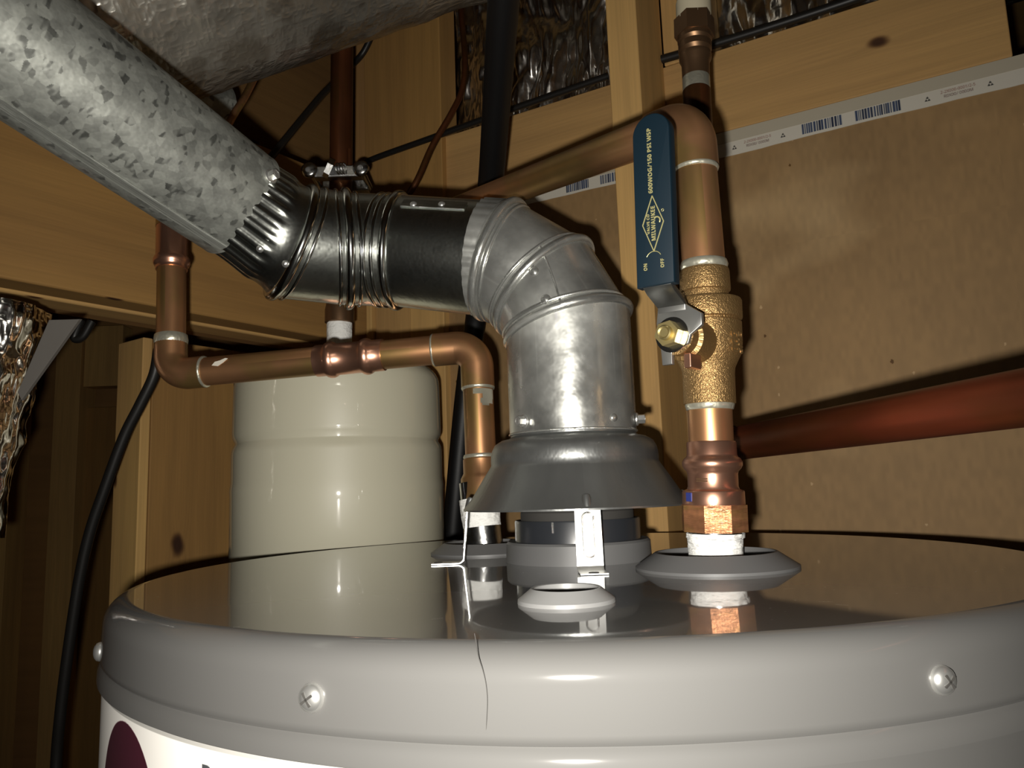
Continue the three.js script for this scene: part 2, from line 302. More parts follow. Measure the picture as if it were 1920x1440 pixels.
// top plate
{
  const s0 = sR(833, 260), s1 = sR(1882, -20), h = 0.0985;
  solo('top_plate', onR(board(s1 - s0, h, 0.038, 0, 1), (s0 + s1) / 2, CY + 0.3915 + h / 2, -0.0175), M.wood[0], 'long pale pine plate lying above the printed tape', 'beam');
}
const studA = sR(1147, 213, 0.0885), studB = sR(1205, 213, 0.0885); 
solo('wall_stud', onR(board(studB - studA, 2.38, 0.0885, 1, 2), (studA + studB) / 2, 1.2, 0.0455), M.wood[1], 'upright pine stud behind the blue valve handle', 'stud');
{
  const cuts = [[689, 699], [700.5, 768], [769, 833]], lb = ['narrow pale edge of a pine stud behind the copper coupling', 'pine corner stud behind the copper bend, next to the narrow pale edge', 'pine corner stud meeting the brown wall board'];
  cuts.forEach(([a, b], i) => { const s0 = sR(a, 620, 0.012), s1 = sR(b, 620, 0.012), h = CY + 0.345; solo('corner_stud', onR(board(s1 - s0, h, 0.05, 1, 5 + i), (s0 + s1) / 2, h / 2, -0.013 - (i === 1 ? 0.004 : 0) + (i === 0 ? 0.003 : 0)), M.wood[[1, 0, 1][i]], lb[i], 'stud'); });
  const a = sR(685, 250, 0.01), b = sR(829, 250, 0.01);
  solo('blocking_board', onR(board(b - a, 0.46, 0.04, 1, 3), (a + b) / 2, CY + 0.352 + 0.23, -0.008), M.wood[2], 'wide knotty pine board under the foil duct, beside the crumpled foil', 'board');
  const a2 = sR(662, 250), b2 = sR(684.5, 250);
  solo('blocking_board', onR(board(b2 - a2, 0.46, 0.04, 1, 9), (a2 + b2) / 2, CY + 0.352 + 0.23, -0.022), M.wood[3], 'dark narrow board beside the dull upright pipe', 'board');
}
// left wall: three-ply header, rim board above, boards and studs below
{
  const h = thing('header_beam', 'heavy three-ply pine header above the low copper elbow', 'beam'), L = 1.15;
  [[0.2115, 0.235, 0], [0.2085, 0.238, 0.0385], [0.213, 0.233, 0.077]].forEach(([y, hh, o], i) => part('ply', onL(board(L, hh, 0.038, 0, 4 + i * 3, 0.003), L / 2 - 0.02, CY + y + hh / 2, -0.019 - o), M.wood[[2, 1, 3][i]], h));
  solo('rim_board', onL(board(L + 0.6, 0.80, 0.038, 0, 8), L / 2 - 0.15, CY + 0.448 + 0.40, -0.52), M.wood[3], 'dim rim board deep above the header, behind the thin black wire', 'board');
  const off = -0.134, yt = CY + 0.206;
  const stud = (p0, p1, o, seed, mat, label, y0 = 0, y1 = yt, d = 0.06, name = 'wall_stud', cat = 'stud') => { const s0 = sL(p0, 800, o), s1 = sL(p1, 800, o), w = Math.abs(s1 - s0); solo(name, onL(board(w, y1 - y0, d, 1, seed), (s0 + s1) / 2, (y0 + y1) / 2, o - d / 2), mat, label, cat); };
  stud(283, 470, off, 21, M.wood[2], 'broad knotty board beside the pale grey tank', 0, yt, 0.03, 'wall_board', 'board');
  stud(263, 281.5, off, 22, M.wood[1], 'narrow stud edge beside the broad knotty board');
  // framing of the next space, seen through the gap past the last stud
  const farBoard = (p0, p1, zc, y0, y1, d, seed, mat, name, label, cat) => { const x0 = P(p0, 900, zc).x, x1 = P(p1, 900, zc).x; solo(name, board(x1 - x0, y1 - y0, d, 1, seed).translate((x0 + x1) / 2, (y0 + y1) / 2, -zc - d / 2), mat, label, cat); };
  farBoard(98, 146, 2.28, 0, 2.74, 0.09, 23, M.wood[1], 'wall_stud', 'pale stud between the hanging black cable and the crumpled foil tube', 'stud');
  farBoard(-40, 22, 2.28, 0, 2.74, 0.09, 24, M.wood[1], 'wall_stud', 'dim stud beside the crumpled foil tube', 'stud');
  farBoard(148, 232, 2.33, 0, CY + 0.30, 0.05, 25, M.wood[2], 'wall_board', 'dim board between the pale stud and the dark gap', 'board');
  farBoard(152, 224, 2.29, CY + 0.36, CY + 0.55, 0.06, 26, M.wood[1], 'blocking_board', 'short block nailed above the dim board', 'board');
  const w1 = sL(264, 800, -0.17), sg = onL(board(w1 + 0.1, yt, 0.012, 1, 27), (w1 - 0.1) / 2, yt / 2, -0.172);
  struct('wall_left', sg, M.wood[1]);
}
// crumpled foil facing in the two bays above the plate
function foilSheet(w, h, seed) {
  const g = new THREE.PlaneGeometry(w, h, 150, 90), p = g.attributes.position, uv = g.attributes.uv;
  for (let i = 0; i < p.count; i++) {
    const x = p.getX(i), y = p.getY(i); let z = 0;
    for (let o = 0; o < 4; o++) { const f = 2 ** o; z += Math.abs(noise(x * 26 * f + 3 * noise(x * 9, y * 9, seed), y * 9 * f, seed + o) - 0.5) / f; }
    p.setZ(i, 0.034 * z + 0.02 * noise(x * 12, y * 5, seed + 9)); uv.setXY(i, x / 0.25, y / 0.4);
  }
  g.computeVertexNormals();
  return mergeGeometries([g.toNonIndexed(), new THREE.BoxGeometry(w, h, 0.03).translate(0, 0, -0.02).toNonIndexed()]);
}
{
  const a = sR(829, 100), b = studA, y0 = CY + 0.4925;
  solo('foil_insulation', onR(foilSheet(b - a, 0.42, 3), (a + b) / 2, y0 + 0.21, -0.06), M.foil, 'crumpled shiny foil facing behind the black pipe', 'insulation');
  const c = sR(1334, 40), d = 0.62;
  solo('blocking_board', onR(board(c - 0.002 - studB, 0.40, 0.05, 1, 14), (c + studB) / 2, CY + 0.4915 + 0.2, -0.024), M.wood[1], 'pine block behind the cream fitting, beside the upright stud', 'board');
  solo('foil_insulation', onR(foilSheet(d - c, 0.42, 8), (c + d) / 2, y0 + 0.21, -0.055), M.foil, 'crumpled shiny foil facing beside the cream fitting', 'insulation');
  const pts = [[662, 318], [700, 298], [800, 262], [900, 226], [1000, 191], [1139, 143]].map(([x, y]) => hitPlane(x, y, oR.clone().addScaledVector(nR, 0.022), nR));
  solo('bonding_cable', tubeOf(pts, 0.0042, 60, 10), M.cable, 'black cable running along the top of the pine plate', 'cable');
  const q = [[1204, 122], [1335, 84], [1480, 39], [1640, -14], [1760, -56]].map(([x, y]) => hitPlane(x, y, oR.clone().addScaledVector(nR, 0.006), nR));
  solo('bonding_cable', tubeOf(q, 0.005, 60, 10), M.cable, 'black cable on the plate beside the cream fitting', 'cable');
}

// ================================================================ water heater
const AX = V(0.0369, TOP, -0.4693), RT_ = 0.2547;      // its axis at the top, its radius
const up = (h) => AX.clone().add(V(0, h, 0));
const heater = thing('water_heater', 'large grey enamelled water heater with screwed lid rim and white label', 'water heater');
{
  const f = 0.0105, R = RT_, lid = [];
  for (let i = 0; i <= 10; i++) { const a = Math.PI / 2 * i / 10; lid.push([R - f + f * Math.sin(a), -f + f * Math.cos(a)]); }
  lid.push([R + 0.0006, -0.0235], [R + 0.0004, -0.0255], [R - 0.0006, -0.0266], [R + 0.0003, -0.0277], [R + 0.0014, -0.030], [R + 0.0016, -0.0337], [R - 0.0005, -0.0345]);
  part('lid', lathe(lid, 220, 0.7).translate(AX.x, TOP, AX.z), M.enamel, heater, 'glossy grey pressed steel lid rim');
  const disc = new THREE.CircleGeometry(R - f + 0.0002, 200).rotateX(-Math.PI / 2).translate(AX.x, TOP, AX.z), uv = disc.attributes.uv; for (let i = 0; i < uv.count; i++) uv.setXY(i, uv.getX(i) * 1.25, uv.getY(i) * 1.25);
  part('top_panel', disc, M.enamelTop, heater, 'mirror-glossy dark grey top panel with dust');
  part('jacket', lathe([[0, -TOP], [R - 0.012, -TOP], [R - 0.002, -TOP + 0.05], [R - 0.0012, -0.03]], 160).translate(AX.x, TOP, AX.z), M.enamel, heater);
  // printed label wrapped round the jacket
  const angAt = (px, py) => { const h = hitCyl(px, py, AX, YUP, R); return [Math.atan2(h.n.x, h.n.z), h.p.y - TOP]; };
  const a0 = -1.75, a1 = 0.15, hL = 0.12, y1 = -0.0350, Wm = (a1 - a0) * R;
  const cv = document.createElement('canvas'); cv.width = 2048; cv.height = 420; const c = cv.getContext('2d'), S = 2048 / Wm;
  c.fillStyle = '#e9e6e0'; c.fillRect(0, 0, 2048, 420); c.fillStyle = '#a9a7a2'; c.fillRect(0, 0, 2048, 5);
  const mx = (a) => (a - a0) * R * S, my = (y) => (y1 - y) * S;
  const ct = angAt(232, 1352), cr = 0.034;
  c.fillStyle = '#3c1522'; c.beginPath(); c.ellipse(mx(ct[0]), my(ct[1] - cr), cr * S, cr * S, 0, 0, 7); c.fill();
  c.fillStyle = '#3f4144'; const t0 = angAt(372, 1423), t2 = angAt(458, 1441), cap = 0.0145;
  c.font = `bold ${Math.round(cap * S / 0.72)}px sans-serif`; c.textBaseline = 'alphabetic'; c.fillText('PRO', mx(t0[0]), my(t0[1] - cap), (t2[0] - t0[0]) * R * S * 1.12);
  const lt = new THREE.CanvasTexture(cv); lt.colorSpace = THREE.SRGBColorSpace;
  part('label', new THREE.CylinderGeometry(R - 0.0006, R - 0.0006, hL, 120, 1, true, a0, a1 - a0).translate(AX.x, TOP + y1 - hL / 2, AX.z), phy({ map: lt, roughness: 0.5, clearcoat: 0.4, clearcoatRoughness: 0.2 }), heater, 'white label with a maroon disc and grey capitals');
  for (const [x, y] of [[585, 1308], [1766, 1275]]) { const h = hitCyl(x, y, AX, YUP, R + 0.0004); const s = part('lid_screw', panScrew(h.p, h.n, 0.0042), M.screw, heater, 'domed zinc cross-head screw'); const bar = (t) => { const g = new THREE.BoxGeometry(0.0046, 0.0007, 0.0009); const z = h.n, x0 = new THREE.Vector3().crossVectors(YUP, z).normalize(); g.rotateZ(t); return onFrame(g, h.p.clone().addScaledVector(z, 0.00262), x0, YUP, z); }; part('cross_slot', mergeGeometries([bar(0.6), bar(0.6 + Math.PI / 2)]), M.dark, s); }
  { const n = V(Math.cos(3.72), 0, Math.sin(3.72)); n.set(-0.887, 0, 0.462).normalize(); const p = AX.clone().addScaledVector(n, R + 0.0004).setY(TOP - 0.0225); part('lid_screw', panScrew(p, n, 0.0042), M.screw, heater, 'domed zinc cross-head screw'); }
  // a hair-thin run line down the enamel
  const hp = [[891, 1203], [897, 1230], [905, 1255], [911, 1280], [914, 1310], [913, 1345], [911, 1378]].map(([x, y]) => hitCyl(x, y, AX, YUP, R + 0.0004).p); hp[0].copy(hp[1]).add(V(-0.001, 0.006, -0.001));
  part('enamel_run', tubeOf(hp, 0.00012, 40, 6), M.dark, heater, 'hair-thin dark line down the rim');
}
// grommets lying on the top panel
const RB = hitY(1343, 1064, TOP), LB = V(-0.0235, TOP, -0.545), FB = hitY(1062, 1128, TOP);
const grommet = (c, R, h, ri, label, inner = 0.72) => solo('pipe_grommet', lathe([[ri, 0], [ri, h * 0.35], [R * inner - 0.001, h * 0.35], [R * inner, h], [R * inner + 0.0012, h], [R - 0.002, h * 0.32], [R, h * 0.16], [R, 0.0]], 96, 0.45).translate(c.x, c.y, c.z), M.rubber, label, 'grommet');
grommet(RB, 0.041, 0.0082, 0.0137, 'grey sloping collar round the taped steel nipple');
grommet(LB, 0.038, 0.0075, 0.0137, 'grey sloping collar behind the bent zinc leg');
solo('port_collar', lathe([[0, 0.0006], [0.0118, 0.0006], [0.0124, 0.0052], [0.0134, 0.0054], [0.0186, 0.0014], [0.0188, 0]], 96, 0.5).translate(FB.x, FB.y, FB.z), std({ color: lin(0.19, 0.19, 0.187), roughness: 0.45 }), 'small empty grey collar lying before the draft hood leg', 'grommet');
{
  const g = thing('flue_collar', 'round flue outlet under the draft hood', 'flue');
  part('collar_ring', lathe([[0.0385, 0], [0.0385, 0.0118], [0.0425, 0.0121], [0.0437, 0.0108], [0.0441, 0]], 96, 0.5).translate(AX.x, TOP, AX.z), M.rubber, g, 'grey rubber ring');
  part('flue_sleeve', lathe([[0.0355, 0.0], [0.0355, 0.0245], [0.0378, 0.0245], [0.0382, 0.0235], [0.0382, 0]], 96, 0.5).translate(AX.x, TOP, AX.z), M.sleeve, g, 'black glossy flue sleeve');
  part('baffle', lathe([[0, 0.036], [0.030, 0.034], [0.0345, 0.029], [0.0345, 0.0]], 64, 0.5).translate(AX.x, TOP, AX.z), M.dark, g);
  for (const a of [2.05, 2.75]) part('rim_notch', new THREE.BoxGeometry(0.001, 0.006, 0.0006).translate(0, 0.021, 0.0384).rotateY(a - 2.5).translate(AX.x, TOP, AX.z), M.steel, g);
}

// ================================================================ draft hood
const hood = thing('draft_hood', 'flared grey metal draft hood standing on bent legs', 'draft hood');
{
  const o = [[0.0655, 0.0330], [0.0680, 0.0312], [0.0692, 0.0312], [0.0693, 0.0322], [0.0640, 0.0385], [0.0565, 0.0505], [0.0528, 0.0560], [0.0516, 0.0580], [0.0517, 0.0605], [0.0515, 0.0640], [0.0507, 0.0672], [0.0490, 0.0705], [0.0450, 0.0730], [0.0405, 0.0738], [0.0388, 0.0752], [0.0384, 0.090]];
  const inner = [[0.0376, 0.090], [0.0378, 0.0745], [0.0440, 0.0722], [0.0495, 0.0655], [0.0515, 0.0565], [0.0630, 0.0375], [0.0655, 0.0330]];
  part('skirt', lathe([...o, ...inner], 128, 0.75).translate(AX.x, TOP, AX.z), M.hood, hood, 'flared pressed skirt');
  const dirs = [['front', V(0.006, 0, 1)], ['left', V(-1, 0, 0.02)], ['right', V(1, 0, 0.0)], ['back', V(0, 0, -1)]];
  for (const [k, d0] of dirs) {
    const d = d0.clone().normalize(), t = new THREE.Vector3().crossVectors(YUP, d).normalize(), w = 0.0138, ft = 0.0006;
    // strip profile in the plane (radial, height): upright, bend, foot
    const pr = [[0.0662, 0.0345], [0.0672, 0.031], [0.0700, 0.0022], [0.0712, 0.0008], [0.0725, 0.0003], [0.089, 0.0003]];
    const sh = new THREE.Shape(); pr.forEach(([x, y], i) => i ? sh.lineTo(x, y + ft) : sh.moveTo(x, y + ft)); for (let i = pr.length - 1; i >= 0; i--) { const nx = i <= 2 ? -ft : 0; sh.lineTo(pr[i][0] + nx, pr[i][1] + (i <= 2 ? 0.0 : 0)); }
    const g = new THREE.ExtrudeGeometry(sh, { depth: w, bevelEnabled: false }).translate(0, 0, -w / 2);
    const leg = part('leg', onFrame(crease(g, 0.5), AX, d, YUP, t.clone().negate()), M.leg, hood, k === 'front' ? 'bright zinc leg with an embossed slot' : 'bright zinc leg');
    // embossed oval rib down the upright
    const ov = []; for (let i = 0; i < 28; i++) { const a = i / 28 * 2 * Math.PI, yy = 0.0185 + Math.sign(Math.sin(a)) * 0.0085 + 0.003 * Math.sin(a), xx = 0.003 * Math.cos(a); const rr = 0.0672 + (0.0700 - 0.0672) * (0.031 - yy) / 0.0288 + ft * 0.3; ov.push(AX.clone().addScaledVector(d, rr).addScaledVector(t, xx).add(V(0, yy, 0))); }
    part('embossed_slot', tubeOf(ov, 0.00055, 84, 8, true), M.steel, leg);
    const hp = AX.clone().addScaledVector(d, 0.0855).add(V(0, 0.001, 0)); part('screw_hole', new THREE.CylinderGeometry(0.0026, 0.0026, 0.0004, 24).translate(hp.x, hp.y, hp.z), M.dark, leg);
    // boss where the leg's tongue is drawn through the skirt
    const b0 = AX.clone().addScaledVector(d, 0.0658).add(V(0, 0.0335, 0)), b1 = b0.clone().add(V(0, 0.0062, 0)).addScaledVector(d, -0.0015);
    part('boss', onAxis(lathe([[0.0027, -0.001], [0.0026, 0.004], [0.0021, 0.0058], [0.0012, 0.0062], [0.0010, 0.0052], [0, 0.0050]], 24, 0.6), b0, b1), M.hood, hood);
  }
}

// ================================================================ vent pipe: vertical piece, two adjustable elbows, galvanised run
const V0 = up(0.0768), V1 = axisAt(up(0.06), up(0.2), 612), V2 = P(1021, 538, 0.492), V3 = P(938, 488, 0.503), V4 = P(748, 471, 0.524), V5 = P(651, 468, 0.523), V6 = P(546, 454, 0.507), G0 = P(447, 382, 0.498), G1 = P(66, 108, 0.395);
const dir = (a, b) => b.clone().sub(a).normalize(), mit = (a, b, c) => dir(a, b).add(dir(b, c)).normalize();
const RV = 0.0388;
{
  const e = thing('vent_elbow', 'dull zinc adjustable vent elbow rising from the draft hood', 'vent pipe');
  const n1 = mit(V0, V1, V2), n2 = mit(V1, V2, V3), n3 = mit(V2, V3, V4), r = RV;
  part('lower_section', gore(V0, V1, YUP, n1, r + 0.0006), M.dull, e);
  part('lower_gore', gore(V1, V2, n1, n2, r), M.dull, e);
  part('upper_gore', gore(V2, V3, n2, n3, r), M.dull, e);
  const V3b = V3.clone().addScaledVector(dir(V3, V4), 0.012);
  part('crimped_collar', gore(V3, V3b, n3, dir(V3, V4), r + 0.0012, 144, (t, a) => t > 0.25 ? 0.0007 * Math.sin(a * 34) * (0.6 + 0.4 * Math.sin(a * 5)) : 0.0004), M.dull, e);
  const beads = [[V1, dir(V0, V1), n1, 0.0030], [V2, dir(V1, V2), n2, 0.0030], [V3, dir(V2, V3), n3, 0.0032]];
  for (const [C, d, n, b] of beads) part('swivel_bead', ringBead(C, d, n, r, b), M.dull, e);
  for (const [C, d, n] of [[V1, dir(V1, V2), n1], [V2, dir(V2, V3), n2], [V3, dir(V2, V3).negate(), n3]]) part('swivel_groove', ringBead(C.clone().addScaledVector(d, 0.0058), d, n, r, 0.0012), M.dull, e);
  part('bottom_edge', ringBead(V0, YUP, YUP, r + 0.0006, 0.0007), M.dull, e);
  for (const [x, y] of [[983, 790], [1193, 786]]) { const h = hitCyl(x, y, V0, YUP, r + 0.0008); part('hex_screw', hexScrew(h.p, h.n, 0.0040), M.screw, e, 'zinc hexagon screw'); }
  { const h = hitCyl(1151, 783, V0, YUP, r + 0.0008); part('dimple', rivet(h.p, h.n, 0.0019), M.dull, e); }
  for (const [x, y] of [[1001, 508], [1023, 561]]) { const h = hitCyl(x, y, V1, dir(V1, V2), r + 0.0002); part('rivet', rivet(h.p, h.n, 0.0024), M.dull, e); }
  // lap seam of the lower gore
  const sp = [[1013, 462], [1026, 492], [1040, 530], [1051, 566]].map(([x, y]) => hitCyl(x, y, V1, dir(V1, V2), r + 0.0001).p);
  part('lap_seam', tubeOf(sp, 0.0007, 40, 8), M.dull, e);
}
{
  const e = thing('vent_elbow', 'shiny fluted vent elbow joined to the mottled galvanised pipe', 'vent pipe'), r = RV - 0.0004;
  const swivel = (p, ix, iy, c) => { const r = p.clone().sub(CAM).normalize(), q = RT.clone().multiplyScalar(ix).addScaledVector(UPV, iy); q.addScaledVector(r, -q.dot(r)).normalize(); return q.multiplyScalar(Math.sqrt(1 - c * c)).addScaledVector(r, c); };   // plane of a swivel joint from how its ring is seen
  const n3 = dir(V3, V4), n4 = mit(V3, V4, V5), n5 = swivel(V5, -1, 0, -0.06), n6 = swivel(V6, -0.92, 0.395, -0.17), V3c = V3.clone().addScaledVector(n3, 0.006);
  part('straight_section', gore(V3c, V4, n3, n4, r), M.sheet, e);
  part('short_gore', gore(V4, V5, n4, n5, r), M.sheet, e);
  part('long_gore', gore(V5, V6, n5, n6, r), M.sheet, e);
  const dG = dir(V6, G0);
  part('crimped_end', gore(V6, G0.clone().addScaledVector(dG, 0.012), n6, dG, r - 0.0022, 240, (t, a) => 0.0020 * (1 - sstep(0.0, 0.15, t)) - 0.001 * sstep(0.3, 0.6, t) + 0.0012 * sstep(0.20, 0.32, t) * (0.5 + 0.5 * Math.tanh(2.6 * Math.sin(a * 24))) - 0.0005), M.sheet, e, 'fluted crimped end');
  for (const [C, d, n, b] of [[V4, dir(V4, V5), n4, 0.0030], [V5, dir(V5, V6), n5, 0.0034], [V6, dir(V5, V6).add(dG).normalize(), n6, 0.0036]]) part('swivel_bead', ringBead(C, d, n, r, b), M.bead, e);
  for (const [C, d, n, k] of [[V4, dir(V4, V5), n4, 0.0072], [V4, dir(V4, V5), n4, 0.012], [V5, dir(V4, V5).negate(), n5, 0.0065], [V5, dir(V5, V6), n5, 0.0068], [V6, dir(V5, V6).negate(), n6, 0.007]]) part('swivel_groove', ringBead(C.clone().addScaledVector(d, k), d, n, r, 0.0014), M.bead, e);
  // standing lock seam along the top with two rivets
  const s0 = hitCyl(752, 385, V3, dir(V3, V4), r), s1 = hitCyl(872, 391, V3, dir(V3, V4), r);
  const dd = dir(s0.p, s1.p), tn = new THREE.Vector3().crossVectors(s0.n, dd).normalize(), L = s0.p.distanceTo(s1.p);
  part('lock_seam', onFrame(new RoundedBoxGeometry(L, 0.008, 0.0014, 2, 0.0004), s0.p.clone().lerp(s1.p, 0.5).addScaledVector(s0.n, 0.0004).addScaledVector(tn, 0.002), dd, tn, s0.n), M.sheet, e);
  for (const x of [775, 828]) { const h = hitCyl(x, 382, V3, dir(V3, V4), r + 0.0012); part('rivet', rivet(h.p, h.n, 0.0018), M.screw, e); }
  for (const [x, y] of [[487, 467], [535, 495]]) { const h = hitCyl(x, y, V6, dG, r + 0.0004); part('rivet', rivet(h.p, h.n, 0.0018), M.screw, e); }
}
{
  const e = thing('galvanised_pipe', 'mottled galvanised vent pipe sloping up past the foil duct', 'vent pipe'), r = RV - 0.0012, d = dir(G0, G1), B = G1.clone().addScaledVector(d, 0.22);
  const g = mergeGeometries([gore(G0, B, d, d, r, 96), gore(G0, B, d, d, r - 0.0007, 96)]);
  part('pipe_wall', g, M.galv, e); part('cut_edge', ringBead(G0, d, d, r - 0.0003, 0.0005), M.galv, e);
  const h0 = hitCyl(424, 468, G0, d, r), h1 = h0.p.clone().addScaledVector(d, 0.5), x = d, z = h0.n, y = new THREE.Vector3().crossVectors(z, x);
  part('lock_seam', onFrame(new RoundedBoxGeometry(0.62, 0.0075, 0.0016, 2, 0.0005), h0.p.clone().addScaledVector(d, 0.312).addScaledVector(z, 0.0002), x, y, z), M.galv, e, 'folded lengthwise seam');
  const s = hitCyl(507, 331, G0, d, r); part('hex_screw', hexScrew(s.p, s.n, 0.0046), M.screw, e, 'zinc hexagon screw');
}

// ================================================================ copper water pipes
const RC = 0.0111;
const ringAt = (p, d, r, w) => onAxis(lathe([[r - 0.0012, -w], [r, -w * 0.9], [r + 0.0006, 0], [r, w * 0.9], [r - 0.0012, w]], 40, 0), p, p.clone().add(d));
// a bend with cups at corner C from direction a (coming) to b (leaving); returns where its cups end
function elbow(parent, C, from, to, r, mat, bend = 0.017, cup = 0.017) {
  const a = dir(C, from), b = dir(C, to), ang = Math.acos(clamp(a.dot(b), -1, 1)), t = bend / Math.tan(ang / 2), pts = [];
  const A = C.clone().addScaledVector(a, t), B = C.clone().addScaledVector(b, t), bis = a.clone().add(b).normalize(), O = C.clone().addScaledVector(bis, bend / Math.sin(ang / 2));
  const ra = A.clone().sub(O), rb = B.clone().sub(O), w = Math.acos(clamp(ra.dot(rb) / (ra.length() * rb.length()), -1, 1));
  const A2 = A.clone().addScaledVector(a, cup), B2 = B.clone().addScaledVector(b, cup);
  pts.push(A2, A2.clone().lerp(A, 0.5)); for (let i = 0; i <= 12; i++) { const k = i / 12; pts.push(O.clone().addScaledVector(ra, Math.sin((1 - k) * w) / Math.sin(w)).addScaledVector(rb, Math.sin(k * w) / Math.sin(w))); } pts.push(B2.clone().lerp(B, 0.5), B2);
  const path = new THREE.CurvePath(); for (let i = 0; i < pts.length - 1; i++) path.add(new THREE.LineCurve3(pts[i], pts[i + 1]));
  const g = tubeOf(pts, r * 1.12, 90, 36), uv = g.attributes.uv; for (let i = 0; i < uv.count; i++) uv.setXY(i, uv.getY(i) * 0.35, uv.getX(i) * 0.5);
  part('elbow', g, mat, parent);
  return [A2, B2];
}
// two-lobed press sleeve along A -> B (lengths in metres from A)
function pressSleeve(A, d, L, r, beads) {
  const pr = [[r, 0], [r * 1.09, 0], [r * 1.10, 0.001]];
  for (const b of beads) pr.push([r * 1.10, b - 0.0045], [r * 1.20, b - 0.0032], [r * 1.27, b - 0.001], [r * 1.27, b + 0.001], [r * 1.20, b + 0.0032], [r * 1.10, b + 0.0045]);
  pr.push([r * 1.10, L - 0.001], [r * 1.09, L], [r, L]);
  return onAxis(lathe(pr, 48, 0.9), A, A.clone().add(d));
}
// ---- right riser, above the taped nipple
const RTp = P(1312, 300, 0.414), RD = dir(RB, RTp);
const at = (py) => axisAt(RB, RTp, py), kz = (p) => proj(p)[2] / FOC;      // metres per pixel at a point
{
  const n = thing('steel_nipple', 'taped steel nipple under the bright copper hexagon adapter', 'pipe nipple'), a = at(1056), b = at(985);
  part('nipple', rod(RB.clone().addScaledVector(RD, 0.0005), b, 0.0134), M.steel, n);
  const k = kz(a), pr = [], ht = at(999).distanceTo(at(1050)), q = rng(4);
  const tg = new THREE.CylinderGeometry(0.0142, 0.0137, ht * 0.98, 72, 24, true), p = tg.attributes.position;
  for (let i = 0; i < p.count; i++) { const x = p.getX(i), y = p.getY(i), z = p.getZ(i), a2 = Math.atan2(z, x), m = 1 + 0.05 * (fbm(a2 * 4 + 20, y * 260, 17, 3) - 0.45) + (y > ht * 0.30 ? 0.075 * noise(a2 * 5 + 9, y * 300, 6) : 0); p.setXYZ(i, x * m, y, z * m); }
  tg.computeVertexNormals(); part('thread_tape', onAxis(tg, at(1024), at(1000)), M.tape, n, 'ragged white thread tape');
}
{
  const t = thing('copper_riser', 'copper riser with press adapter, ball valve joints and elbow to the sloping pipe', 'copper pipe');
  const S = (py) => RB.distanceTo(at(py)), k = kz(at(880)) / 2, prof = (list) => list.map(([w, y]) => [w * k, S(y)]);
  const hx = new THREE.CylinderGeometry(60 * k * 2.06, 60 * k * 2.06, S(946) - S(996), 8, 1).toNonIndexed(); hx.rotateY(0.25); const hg = crease(hx, 0.3);
  part('hexagon', onAxis(hg.translate(0, (S(946) + S(996)) / 2, 0), RB, RTp), M.copperRaw, t, 'raw copper octagonal wrench flats');
  part('press_adapter', onAxis(lathe(prof([[100, 950], [112, 948], [114, 944], [113, 922], [111, 920], [96, 917], [92, 912], [92, 889], [94, 884], [104, 879], [110, 873], [110, 866], [104, 860], [95, 857], [92, 853], [91, 830], [88, 828], [80, 828]]), 64, 0.7), RB, RTp), M.copperBright, t, 'bright new copper press adapter');
  { // blue paint square and pressed marks
    const c = hitCyl(1292, 932, RB, RD, 113 * k), x = new THREE.Vector3().crossVectors(RD, c.n).normalize(); part('blue_mark', onFrame(new RoundedBoxGeometry(0.0045, 0.0046, 0.0007, 2, 0.0003), c.p, x, RD, c.n), std({ color: lin(0.02, 0.03, 0.16), roughness: 0.5 }), t, 'blue paint square');
    for (const py of [898, 902]) { const d = hitCyl(1316, py, RB, RD, 46 * 2 * k), x2 = new THREE.Vector3().crossVectors(RD, d.n).normalize(); part('pressed_mark', onFrame(new THREE.BoxGeometry(0.006, 0.0006, 0.0004), d.p, x2, RD, d.n), M.darkBronze, t); }
  }
  part('tube', rod(at(830), at(745), RC + 0.0004), M.copper, t);
  part('solder_ring', ringAt(at(760), RD, RC + 0.0011, 0.0026), M.solder, t, 'silvery solder ring');
  const TC = P(1296, 226, 0.421), far = P(930, 366, 0.59);
  const [e0, e1] = elbow(t, TC, at(500), far, RC + 0.0003, M.copper, 0.019, 0.013);
  part('tube', rod(at(512), e0.clone().addScaledVector(RD, 0.004), RC + 0.0003), M.copper, t, 'stained copper tube beside the valve handle');
  part('solder_ring', ringAt(at(498), RD, RC + 0.001, 0.0024), M.solder, t, 'silvery solder ring');
  part('solder_ring', ringAt(e0, RD, RC + 0.001, 0.0016), M.solder, t); part('solder_ring', ringAt(e1, dir(e1, far), RC + 0.0008, 0.0014), M.solder, t);
  part('tube', rod(e1.clone().addScaledVector(dir(far, e1), 0.004), far.clone().addScaledVector(dir(e1, far), 0.12), RC), M.copper, t, 'copper tube sloping away behind the vent');
}
